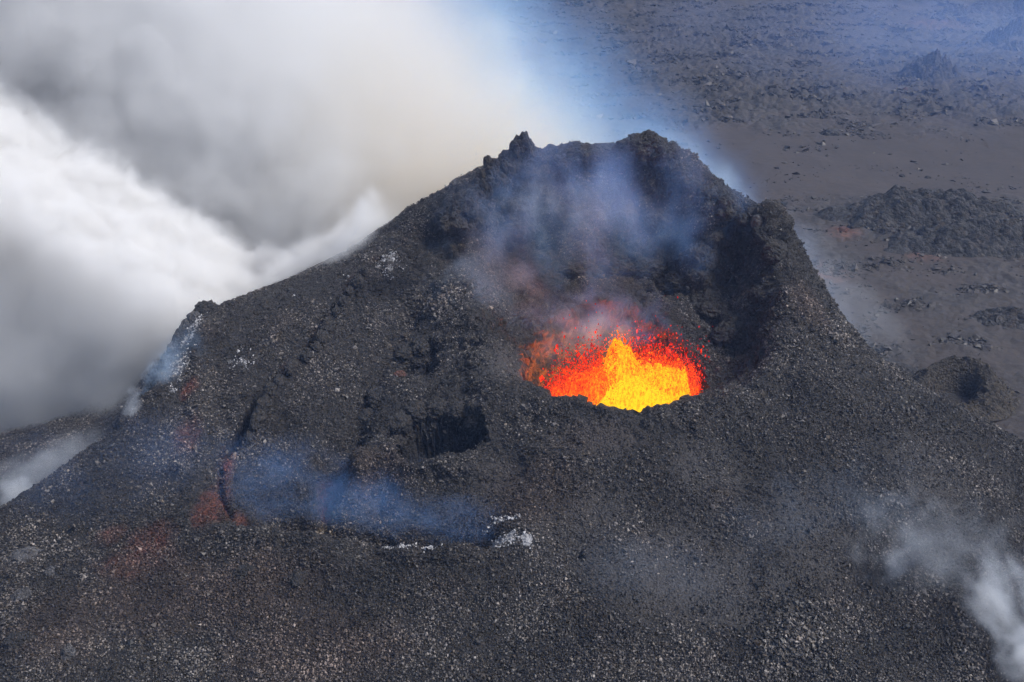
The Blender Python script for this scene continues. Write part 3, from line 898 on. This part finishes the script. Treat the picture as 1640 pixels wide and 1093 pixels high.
# mounds and boulders out on the plain
M_MOUND = rock_material("mound_rock", dark=(0.008, 0.008, 0.009), light=(0.07, 0.066, 0.068), cell=0.9, attrs=False, bump=1.5)
for (px, py, sz, mt, sd_, rg_, lab, cat, nm) in [
        (1480, 352, (26, 9, 7.5), M_MOUND, 41, 0.55, "broad dark rubbly mound on the plain right of the crater", "mound", "lava_mound"),
        (1575, 392, (22, 8, 5.5), M_MOUND, 42, 0.6, "lower dark rubble ridge at the right border beside the broad mound", "mound", "lava_mound"),
        (1488, 128, (13, 8, 9.5), M_MOUND, 43, 0.45, "craggy conical hill of dark lava far off on the blue plain", "mound", "lava_mound"),
        (1585, 104, (16, 9, 5.0), M_MOUND, 44, 0.2, "smooth dark ash mound right of the craggy conical hill", "mound", "ash_mound"),
        (1592, 76, (7, 6, 7), M_MOUND, 45, 0.6, "jagged lava crag standing behind the smooth ash mound", "crag", "lava_crag"),
        (1628, 62, (9, 6, 8), M_MOUND, 46, 0.5, "blocky lava crag at the right border of the far plain", "crag", "lava_crag"),
        (1625, 88, (11, 6, 5), M_MOUND, 47, 0.5, "low rubble crag under the blocky one at the right border", "crag", "lava_crag"),
        (1535, 27, (14, 8, 6), M_MOUND, 48, 0.4, "small rounded far mound near the top, left one of the row", "mound", "lava_mound"),
        (1592, 24, (20, 9, 8), M_MOUND, 49, 0.4, "long low far mound near the top, middle one of the row", "mound", "lava_mound"),
        (1630, 25, (9, 7, 8), M_MOUND, 50, 0.5, "steep dark far mound near the top, right one of the row", "mound", "lava_mound"),
        (1449, 149, (1.6, 1.4, 2.0), M_BLOCK_RED, 51, 0.4, "lone reddish boulder on the plain in front of the conical hill", "boulder", "boulder"),
        (1537, 172, (4.0, 2.5, 2.2), M_MOUND, 52, 0.4, "dark low boulder on the smooth ground below the ash mound", "boulder", "boulder"),
        (1330, 216, (3.2, 2.0, 2.0), M_MOUND, 53, 0.4, "dark boulder on the brown ash strip beyond the crater", "boulder", "boulder"),
        (1348, 372, (2.2, 1.5, 1.4), M_BLOCK_RED, 54, 0.4, "orange brown boulder heap at the left foot of the broad mound", "boulder", "boulder"),
        (1620, 512, (9, 4, 2.2), M_MOUND, 55, 0.5, "rough blue black lava lobe at the right border halfway down", "mound", "lava_mound"),
        (1445, 283, (0.9, 0.8, 0.7), M_MOUND, 56, 0.4, "left one of two small dark stones on the brown ash", "stone", "stone"),
        (1486, 285, (0.9, 0.8, 0.6), M_MOUND, 57, 0.4, "right one of two small dark stones on the brown ash", "stone", "stone")]:
    c = at_z(px, py)
    if sz[0] > 5:
        tag(mound(nm, c, sz[0] * 1.25, sz[1] * 1.5, sz[2] * 1.15, mt, sd_, rg_, 0.8 if nm == 'ash_mound' else 1.0), lab, cat)
        continue
    tag(lump(nm, c, sz, mt, None, 6 if sz[0] > 5 else 4, sd_, rg_, freq=1.6 if sz[0] > 5 else 1), lab, cat)


def crater_mound():
    """Small cratered spatter mound at the right foot of the cone."""
    c = at_z(1530, 632)
    u = np.linspace(0, 2 * np.pi, 161)[:-1]
    r = np.linspace(0, 1.25, 60)
    U, Rq = np.meshgrid(u, r)
    x, y = np.cos(U) * Rq, np.sin(U) * Rq
    rq = np.hypot(x, y)
    h = np.exp(-((rq - 0.55) / 0.3) ** 2) * (0.62 + 0.62 * np.sin(U + 0.5)) - 0.7 * np.exp(-(rq / 0.3) ** 2)
    h *= sstep(1.25, 0.85, rq)
    V = np.stack([x * 10.5, y * 7.5, h * 4.6 - 0.3], -1).reshape(-1, 3)
    n = fbm(V + 40, 2.2, 4, 77, ridged=True)
    V[:, 2] += (1.3 * n + 1.6 * fbm(V + 11, 5.0, 3, 78)) * sstep(1.25, 0.9, rq.ravel())
    i = np.arange(U.size).reshape(U.shape)
    j = np.roll(i, -1, 1)
    Fc = np.stack([i[:-1], j[:-1], j[1:], i[1:]], -1).reshape(-1, 4)
    o = mesh_np("spatter_mound", V, Fc, rock_material("spatter_mound_rock", dark=(0.02, 0.016, 0.012), light=(0.10, 0.08, 0.055), cell=2.0, attrs=False, bump=1.3))
    o.location = c
    tag(o, "small brown mound with a dark hollow at the right foot of the cone", "mound")


crater_mound()


# ---------------------------------------------------------------- lava fountain
def lava_material(name, hot):
    """Glowing melt: the colour follows its heat, which falls towards the thin, high and outer parts."""
    t = NT(name)
    P = t.pos()
    heat = t.attr("melt")
    st = t.vmath('MULTIPLY', P, (1.6, 1.6, 0.55))
    n = t.noise(st, 1.7, 6, 0.72)
    q = t.math('ADD', heat, t.math('MULTIPLY', t.math('SUBTRACT', n, 0.5), 2.1), clamp=True)
    rp_ = t.n("ShaderNodeValToRGB")
    cr = rp_.color_ramp
    stops = [(0.0, (0.16, 0.004, 0.002)), (0.22, (0.75, 0.018, 0.006)), (0.40, (1.0, 0.075, 0.004)), (0.60, (1.0, 0.20, 0.003)), (0.8, (1.0, 0.40, 0.004)), (1.0, (1.0, 0.58, 0.012))]
    while len(cr.elements) < len(stops):
        cr.elements.new(0.5)
    for e, (p, c) in zip(cr.elements, stops):
        e.position = p; e.color = (*c, 1)
    t.l(q, rp_.inputs[0])
    em = t.n("ShaderNodeEmission")
    t.l(rp_.outputs[0], em.inputs[0])
    em.inputs[1].default_value = hot
    t.l(em.outputs[0], t.out.inputs["Surface"])
    return t.m


LAVA_E = 0.95
M_LAVA = lava_material("molten_lava", LAVA_E)
fountain = empty("lava_fountain", (15, 125, 9), "bright orange and yellow lava fountain bursting inside the main vent", "lava fountain")


def px_x(px, Yv, z):
    return (px - 820) / F_PX * (Yv * math.cos(PITCH) + (CAM_H - z) * math.sin(PITCH))


def pz(py, Yv):
    d = ray(820, py)
    return CAM_H + d[2] * Yv / d[1]


def curtain(name, prof, Y0, thick, heat0, heat1, seed, wob_a=1.2, nu=260, nv=120):
    """A sheet of thrown melt with real depth: rounded cross-section, ragged top, lumpy faces."""
    pr_ = np.array([[px_x(a, Y0, 22), pz(b, Y0)] for a, b in prof])
    xs = np.linspace(pr_[0, 0], pr_[-1, 0], nu)
    top = np.interp(xs, pr_[:, 0], pr_[:, 1])
    top = top + 1.3 * fbm(np.stack([xs, xs * 0, xs * 0 + seed], 1), 1.1, 4, seed) + 0.5 * fbm(np.stack([xs, xs * 0, xs * 0 + seed], 1), 0.35, 2, seed + 3)
    th = np.linspace(0, np.pi, nv)                       # from the front foot over the top to the back foot
    Tq, Xq = np.meshgrid(th, xs, indexing='ij')
    ht = (top - 7.0)[None]
    taper = np.sqrt(np.clip(1 - (2 * (xs - xs[0]) / (xs[-1] - xs[0]) - 1) ** 4, 0, 1))[None]
    zz = 7.0 + ht * np.sin(Tq) ** 0.55
    yy = Y0 - np.cos(Tq) * thick * (0.35 + 0.65 * taper)
    V = np.stack([Xq, yy, zz], -1).reshape(-1, 3)
    st_ = V * np.array([1, 1, 0.45])
    d = fbm(st_ + seed, 1.6, 4, seed + 7, ridged=True) * wob_a + 0.5 * fbm(st_, 0.5, 2, seed + 11)
    V[:, 1] -= d * np.sign(np.cos(Tq.ravel()) + 1e-3) * 0.9
    V[:, 0] += 0.5 * fbm(V + 9, 0.8, 3, seed + 13)
    V[:, 2] += 0.5 * fbm(V + 19, 0.5, 2, seed + 17) * sstep(8, 12, V[:, 2])
    rel = np.clip((V[:, 2] - 12) / np.maximum(np.repeat(ht, nv, 0).ravel() - 5, 1), 0, 1)
    heat = heat0 + (heat1 - heat0) * rel ** 1.2 + 0.12 * d
    return mesh_np(name, V, grid_faces(nu, nv), M_LAVA, fountain, False, dict(melt=heat))


curtain("lava_jet", [(940, 664), (948, 640), (958, 612), (966, 588), (974, 566), (983, 547), (992, 550), (1002, 561), (1012, 572), (1022, 586), (1032, 600)], 125.0, 3.2, 0.8, 0.62, 3)
curtain("lava_jet", [(1000, 640), (1012, 606), (1024, 594), (1040, 589), (1060, 591), (1080, 596), (1096, 604), (1102, 620), (1110, 645)], 122.5, 3.6, 0.92, 0.66, 8)
curtain("lava_jet", [(950, 668), (965, 640), (985, 622), (1005, 610), (1025, 606), (1042, 618), (1060, 632), (1090, 640), (1106, 652)], 119.5, 2.4, 1.0, 0.78, 12)
curtain("lava_jet", [(866, 648), (880, 636), (892, 626), (908, 614), (925, 606), (942, 598), (958, 612), (968, 640)], 124.5, 2.6, 0.5, 0.28, 17)
curtain("lava_jet", [(905, 655), (920, 636), (935, 618), (948, 600), (960, 590), (970, 600), (980, 640)], 123.2, 2.2, 0.66, 0.36, 29)
curtain("lava_jet", [(1006, 610), (1020, 584), (1045, 580), (1075, 588), (1100, 596), (1116, 604), (1122, 622), (1126, 640)], 130.0, 2.6, 0.40, 0.2, 23)


def spray(name, n, boxes, heat_lo, heat_hi, size, seed):
    P_, H_ = [], []
    for (prof, Y0, dy, cnt, spread) in boxes:
        pr_ = np.array([[px_x(a, Y0, 22), pz(b, Y0)] for a, b in prof])
        x_ = rng.uniform(pr_[0, 0], pr_[-1, 0], cnt)
        tp_ = np.interp(x_, pr_[:, 0], pr_[:, 1])
        tp_ = tp_ + 1.6 * fbm(np.stack([x_, x_ * 0, x_ * 0 + seed], 1), 0.9, 3, seed)
        q = 1 - rng.random(cnt) ** 0.8 + rng.exponential(spread, cnt)
        z_ = 10 + (tp_ - 10) * (1 - (1 - np.minimum(q, 1)) * 0.75 + np.maximum(q - 1, 0))
        P_.append(np.stack([x_, Y0 + rng.normal(0, dy, cnt), z_], 1))
        H_.append(heat_hi + (heat_lo - heat_hi) * np.clip((z_ - 14) / (tp_ - 12), 0, 1.1) + rng.normal(0, 0.06, cnt))
    P_ = np.concatenate(P_); H_ = np.concatenate(H_)
    S_ = 0.46 * size * np.exp(rng.normal(0, 0.5, len(P_)))
    V, Fc = clasts(P_, S_, 0.3)
    c_ = np.repeat(P_[:, 2], 6)
    V[:, 2] = c_ + (V[:, 2] - c_) * 1.6
    o = mesh_np(name, V, Fc, M_LAVA, fountain, False, dict(melt=np.repeat(H_, 6)))
    o['kind'] = 'stuff'
    return o


spray("lava_spray", 0, [
    ([(868, 640), (885, 618), (900, 600), (920, 588), (945, 578), (962, 575)], 127, 1.6, 13000, 0.10),
    ([(1004, 572), (1020, 566), (1050, 570), (1080, 576), (1105, 588), (1124, 596)], 131, 1.6, 19000, 0.10),
    ([(1105, 640), (1114, 628), (1128, 634)], 121, 1.0, 500, 0.2)], 0.12, 0.45, 0.13, 31)
sp2 = spray("lava_spray", 0, [
    ([(945, 640), (960, 600), (972, 566), (983, 545), (998, 556), (1015, 575), (1032, 592)], 124.5, 1.8, 6000, 0.05),
    ([(1005, 610), (1024, 592), (1045, 588), (1075, 592), (1098, 602), (1106, 635)], 122, 1.8, 6000, 0.04)], 0.5, 0.95, 0.14, 37)
spray("lava_spray", 0, [([(918, 640), (940, 612), (956, 590), (972, 566), (984, 545)], 121.5, 1.6, 3500, 0.06), ([(1000, 570), (1020, 586), (1050, 584), (1085, 592), (1112, 606)], 124.5, 1.6, 4500, 0.06), ([(1096, 640), (1104, 622), (1118, 628)], 120, 1.2, 900, 0.1)], 0.28, 0.7, 0.13, 43)
sp3 = spray("lava_spray", 0, [([(890, 560), (960, 545), (1010, 530), (1060, 545), (1120, 575)], 131, 2.0, 700, 0.08)], 0.1, 0.3, 0.12, 41)
# the pool at the foot of the fountain
u = np.linspace(0, 2 * np.pi, 97)[:-1]; r = np.linspace(0, 1, 40)
U, Rq = np.meshgrid(u, r)
V = np.stack([15 + np.cos(U) * Rq * 12.0, 126 + np.sin(U) * Rq * 11.5, 9.0 + 0 * U], -1).reshape(-1, 3)
V[:, 2] += 0.7 * fbm(V, 2.5, 4, 88)
i = np.arange(U.size).reshape(U.shape); j = np.roll(i, -1, 1)
mesh_np("lava_pool", V, np.stack([i[:-1], j[:-1], j[1:], i[1:]], -1).reshape(-1, 4), lava_material("molten_pool", 80.0), fountain, True, dict(melt=0.75 - 0.5 * (Rq.ravel()) ** 2))

# ---------------------------------------------------------------- smoke and fumes
class GT(NT):
    """The same node helpers for a geometry node tree (positions are in world metres)."""

    def __init__(s, name, center):
        s.t = bpy.data.node_groups.new(name, 'GeometryNodeTree')
        s.t.interface.new_socket("Geometry", in_out='OUTPUT', socket_type='NodeSocketGeometry')
        s.out = s.t.nodes.new("NodeGroupOutput")
        s.c = center

    def pos(s):
        return s.vmath('ADD', s.n("GeometryNodeInputPosition").outputs[0], tuple(s.c))


def xyz(t, v):
    sx = t.n("ShaderNodeSeparateXYZ")
    t.l(v, sx.inputs[0])
    return sx.outputs


def volume_material(name, color, density, absorb):
    t = NT(name)
    d = t.math('MULTIPLY', t.attr("density"), density)
    vs = t.n("ShaderNodeVolumeScatter")
    vs.inputs["Color"].default_value = (*color, 1)
    t.l(d, vs.inputs["Density"])
    end = vs.outputs[0]
    if absorb:
        va = t.n("ShaderNodeVolumeAbsorption")
        va.inputs["Color"].default_value = (*absorb[1], 1)
        t.l(t.math('MULTIPLY', d, absorb[0]), va.inputs["Density"])
        ad = t.n("ShaderNodeAddShader")
        t.l(end, ad.inputs[0]); t.l(va.outputs[0], ad.inputs[1])
        end = ad.outputs[0]
    t.l(end, t.out.inputs["Volume"])
    return t.m


def smoke(name, lo, hi, field_fn, color, density, absorb=None, voxel=1.0):
    """A body of smoke: a grid of uneven density between two corners."""
    lo, hi = np.asarray(lo, float), np.asarray(hi, float)
    c = (lo + hi) / 2
    c[2] = lo[2]
    me = bpy.data.meshes.new(name)
    o = bpy.data.objects.new(name, me)
    C.objects.link(o)
    o.location = c
    m = volume_material(name + "_volume", color, density, absorb)
    me.materials.append(m)
    g = GT(name + "_density", c)
    vc = g.n("GeometryNodeVolumeCube")
    g.l(field_fn(g), vc.inputs["Density"])
    vc.inputs["Min"].default_value = tuple(lo - c)
    vc.inputs["Max"].default_value = tuple(hi - c)
    for ax, k in zip("XYZ", range(3)):
        vc.inputs["Resolution " + ax].default_value = max(6, int((hi[k] - lo[k]) / voxel))
    sm = g.n("GeometryNodeSetMaterial")
    sm.inputs["Material"].default_value = m
    g.l(vc.outputs[0], sm.inputs[0])
    g.l(sm.outputs[0], g.out.inputs[0])
    md = o.modifiers.new("density", 'NODES')
    md.node_group = g.t
    o['kind'] = 'stuff'
    return o


def puff(name, center, radii, color, density, scale=4.0, detail=4, amount=1.2, lo=0.0, hi=0.6, rough=0.6, rot=0.0, tilt=0.0, stretch=(1, 1, 1), voxel=None, power=1.0, absorb=None):
    """Fumes: density falls off towards an ellipsoid's edge and is torn by noise. tilt leans it in the x-z plane."""
    center = np.asarray(center, float)
    rad = np.asarray(radii, float)
    ext = np.array([math.hypot(rad[0] * math.cos(tilt), rad[2] * math.sin(tilt)), rad[1], math.hypot(rad[0] * math.sin(tilt), rad[2] * math.cos(tilt))])

    def f(t):
        P = t.pos()
        q = t.vmath('SUBTRACT', P, tuple(center))
        x, y, z = xyz(t, q)
        c_, s_ = math.cos(tilt), math.sin(tilt)
        u = t.math('ADD', t.math('MULTIPLY', x, c_ / rad[0]), t.math('MULTIPLY', z, s_ / rad[0]))
        v = t.math('ADD', t.math('MULTIPLY', x, -s_ / rad[2]), t.math('MULTIPLY', z, c_ / rad[2]))
        y = t.math('MULTIPLY', y, 1 / rad[1])
        cb = t.n("ShaderNodeCombineXYZ")
        t.l(u, cb.inputs[0]); t.l(y, cb.inputs[1]); t.l(v, cb.inputs[2])
        rr = t.vmath('LENGTH', cb.outputs[0])
        cs = t.n("ShaderNodeCombineXYZ")
        t.l(t.math('MULTIPLY', u, float(rad[0]) / stretch[0]), cs.inputs[0]); t.l(t.math('MULTIPLY', y, float(rad[1]) / stretch[1]), cs.inputs[1]); t.l(t.math('MULTIPLY', v, float(rad[2]) / stretch[2]), cs.inputs[2])
        Pn = t.vmath('ADD', cs.outputs[0], (center[0] * 1.3, center[1] * 0.7, center[2] * 2.1))
        Pn = t.vmath('ADD', Pn, t.vmath('MULTIPLY', t.vmath('SUBTRACT', t.noise(Pn, 0.6 / scale, 2, out=1), (0.5, 0.5, 0.5)), (scale, scale, scale)))
        n = t.noise(Pn, 1.0 / scale, detail, rough)
        fl = t.math('ADD', t.math('SUBTRACT', 1.0, rr), t.math('MULTIPLY', t.math('SUBTRACT', n, 0.52), amount * 2))
        d = t.maprange(fl, lo, hi, 0, 1, True)
        if power != 1.0:
            d = t.math('POWER', d, power)
        return t.math('MULTIPLY', d, t.maprange(rr, 1.0, 0.7))
    return smoke(name, center - ext, center + ext, f, color, density, absorb, voxel or max(0.35, float(min(ext)) / 16))


BLUE = (0.20, 0.44, 1.0)
MID = (0.45, 0.66, 1.0)
PALE = (0.80, 0.88, 1.0)


def plume(shift, reach, power, lo_x=None, patchy=(0.5, 1.25)):
    """Density of the gas column that leans to the left behind the crater; shift moves its right border."""
    def f(t):
        P = t.pos()
        n_lo = t.noise(P, 1 / 42.0, 3, 0.5)
        n_hi = t.noise(t.vmath('ADD', P, t.vmath('MULTIPLY', t.noise(P, 1 / 20.0, 2, out=1), (14, 14, 14))), 1 / 11.0, 6, 0.66)
        x, y, z = xyz(t, P)
        edge = t.math('SUBTRACT', 67.0 + shift, t.math('MULTIPLY', z, 0.93))
        s_ = t.math('SUBTRACT', edge, x)
        s_ = t.math('ADD', s_, t.math('MULTIPLY', t.math('SUBTRACT', n_lo, 0.5), 30.0))
        s_ = t.math('ADD', s_, t.math('MULTIPLY', t.math('SUBTRACT', n_hi, 0.5), 26.0))
        side = t.math('POWER', t.maprange(s_, -4.0, reach), power)
        front = t.maprange(t.math('ADD', y, t.math('MULTIPLY', t.math('SUBTRACT', n_hi, 0.5), 28.0)), 169.0, 190.0)
        d = t.math('MULTIPLY', side, front)
        d = t.math('MULTIPLY', d, t.maprange(n_hi, 0.3, 0.68, *patchy))
        if lo_x is not None:
            d = t.math('MULTIPLY', d, t.maprange(x, lo_x, lo_x + 25.0))
        return d
    return f


smoke("smoke", (-205, 166, -2), (58, 285, 106), plume(-10.0, 72.0, 2.4), (1.0, 1.0, 1.0), 0.20, (0.019, (0.10, 0.36, 0.72)), 1.4)
smoke("blue_smoke", (-28, 160, -2), (74, 235, 106), plume(9.0, 34.0, 1.4, -28.0, (0.1, 2.0)), (0.22, 0.48, 1.0), 0.038, None, 1.3)


def steam(t):
    P = t.pos()
    n_lo = t.noise(P, 1 / 20.0, 3, 0.5)
    n_hi = t.noise(t.vmath('ADD', P, t.vmath('MULTIPLY', t.noise(P, 1 / 9.0, 2, out=1), (6, 6, 6))), 1 / 5.5, 6, 0.7)
    x, y, z = xyz(t, P)
    # upper edge: a slope climbing to the left
    top = t.math('MULTIPLY_ADD', t.math('MAXIMUM', t.math('SUBTRACT', -49.0, x), 0.0), 0.72, 25.5)
    top = t.math('ADD', top, t.math('MULTIPLY', t.math('MAXIMUM', t.math('SUBTRACT', 1.0, t.math('DIVIDE', t.math('ABSOLUTE', t.math('ADD', x, 26.0)), 8.0)), 0.0), 9.0))
    s_ = t.math('SUBTRACT', top, z)
    s_ = t.math('ADD', s_, t.math('MULTIPLY', t.math('SUBTRACT', n_lo, 0.5), 12.0))
    s_ = t.math('ADD', s_, t.math('MULTIPLY', t.math('SUBTRACT', n_hi, 0.5), 18.0))
    s_ = t.math('ADD', s_, t.math('MULTIPLY', t.math('SUBTRACT', t.noise(P, 1 / 2.4, 4, 0.65), 0.5), 5.0))
    d = t.maprange(s_, -0.5, 4.0)
    d = t.math('MULTIPLY', d, t.maprange(x, -14.0, -30.0))
    fr = t.math('ADD', y, t.math('MULTIPLY', t.math('SUBTRACT', n_lo, 0.5), 14.0))
    d = t.math('MULTIPLY', d, t.maprange(t.math('SUBTRACT', fr, t.math('MULTIPLY', t.math('MAXIMUM', t.math('ADD', x, 50.0), 0.0), 0.75)), 137.0, 149.0))
    return t.math('MULTIPLY', d, t.maprange(fr, 182.0, 172.0))


smoke("steam", (-132, 132, -2), (-10, 184, 84), steam, (0.92, 0.95, 1.0), 0.55, (0.002, (0.8, 0.75, 0.7)), 0.75)
# thin blue gas inside the crater and along its rim
puff("crater_fumes", at(965, 345, 152) + (0, -1, 1), (31, 11, 20), BLUE, 0.075, 8, 6, 1.5, 0.1, 1.2, stretch=(0.8, 1, 1.4))
puff("crater_fumes", at(870, 330, 156) + (0, -2, 1), (13, 5, 9), MID, 0.06, 4, 6, 1.5, 0.1, 1.2)
puff("crater_fumes", at(790, 455, 142) + (0, -2, 2), (12, 6, 12), MID, 0.05, 4, 6, 1.4, 0.0, 1.2)
puff("crater_fumes", at(1030, 225, 167), (17, 5, 5), MID, 0.05, 4, 6, 1.5, 0.0, 1.2, tilt=-0.2)
puff("vent_fumes", at(960, 535, 133) + (0, 0, 1), (16, 6, 9), BLUE, 0.10, 3.5, 5, 1.4, 0.1, 1.2)
puff("smoke_trail", at(1140, 285, 172), (16, 6, 5), MID, 0.10, 5, 4, 0.9, 0.0, 0.8, tilt=-0.72)
puff("plain_haze", (215, 430, 18), (190, 170, 34), (0.24, 0.42, 1.0), 0.0055, 60, 5, 1.0, 0.0, 1.0, voxel=4.0)
puff("ground_mist", at(1330, 470, 158), (30, 8, 9), PALE, 0.03, 6, 4, 0.8, 0.0, 0.9, tilt=-0.75)
# gas lying in the collapsed basin
puff("basin_fumes", hit(600, 826) + (2, 1.8, 1.6), (30, 9, 5.0), BLUE, 0.10, 5, 6, 1.5, 0.0, 1.4, tilt=-0.06, stretch=(1.6, 1, 0.8))
puff("basin_fumes", hit(720, 862) + (0, 1.6, 1.4), (15, 5, 3.4), BLUE, 0.08, 4, 6, 1.4, 0.0, 1.3, stretch=(1.6, 1, 0.8))
puff("basin_fumes", hit(430, 765) + (0, 1, 1.5), (11, 7, 5), BLUE, 0.06, 4, 6, 1.5, 0.0, 1.4, stretch=(1.5, 1, 0.8))
# vapour on the left edge
puff("edge_steam", at(285, 585, 128) + (0, 0, 1), (5.0, 3, 8.5), MID, 0.12, 2.6, 6, 1.4, 0.0, 1.0, tilt=-0.25)
puff("steam_wisp", at(262, 610, 124) + (0, 0, 1), (3.4, 2.4, 6.0), MID, 0.22, 1.8, 6, 1.5, 0.0, 0.9, tilt=-0.5)
puff("steam_wisp", at(212, 655, 119), (1.6, 1.4, 5.0), PALE, 0.32, 1.0, 5, 1.4, 0.0, 0.8, tilt=-0.25)
puff("flank_fumes", hit(200, 760) + (0, -2, 2), (30, 9, 10), BLUE, 0.014, 9, 5, 1.2, 0.0, 1.2)
puff("valley_steam", at(60, 760, 124) + (0, 0, 0), (18, 6, 5), PALE, 0.10, 4, 4, 1.0, 0.0, 0.8, tilt=0.5)
puff("valley_steam", at(25, 790, 119) + (0, 0, 0), (4, 3, 4), PALE, 0.3, 2, 4, 1.0, 0.0, 0.7)
# vapour drifting over the lower right slope
puff("slope_steam", hit(1600, 985) + (0, -2, 2.5), (7, 4.5, 13), PALE, 0.22, 3.2, 6, 1.8, 0.1, 1.0, tilt=0.62, stretch=(0.7, 1, 1.8))
puff("slope_steam", hit(1630, 1060) + (0, -2, 2.0), (5.0, 3.5, 7), PALE, 0.34, 2.6, 6, 1.6, 0.0, 0.9, tilt=0.3)
puff("slope_steam", hit(1475, 890) + (0, -2, 2.5), (15, 5, 11), PALE, 0.075, 3.6, 6, 1.7, 0.1, 1.1, tilt=-0.5)
puff("slope_steam", hit(1425, 905) + (0, -1, 1.0), (3.5, 2, 3), PALE, 0.22, 1.6, 5, 1.7, 0.1, 1.0)
puff("slope_fumes", hit(1290, 840) + (0, -2, 2.5), (22, 6, 10), MID, 0.016, 6, 6, 1.6, 0.1, 1.3, tilt=0.6)
puff("slope_fumes", hit(1080, 930) + (0, -2, 2), (22, 6, 7), MID, 0.013, 7, 6, 1.5, 0.1, 1.3, tilt=-0.25)

# ---------------------------------------------------------------- air
t = NT("haze_air")
pv = t.n("ShaderNodeVolumePrincipled")
pv.inputs["Color"].default_value = (0.34, 0.53, 1.0, 1)
pv.inputs["Density"].default_value = 0.00024
t.l(pv.outputs[0], t.out.inputs["Volume"])
HX, HB, HT = 9600.0, -8.0, 118.0
bm = bmesh.new()
bmesh.ops.create_cube(bm, size=1.0)
for v in bm.verts:
    v.co = Vector((v.co.x * 2 * HX, v.co.y * 2 * HX, HB if v.co.z < 0 else HT))
me = bpy.data.meshes.new("haze")
bm.to_mesh(me); bm.free()
me.materials.append(t.m)
hz = bpy.data.objects.new("haze", me)
C.objects.link(hz)
hz['kind'] = 'stuff'
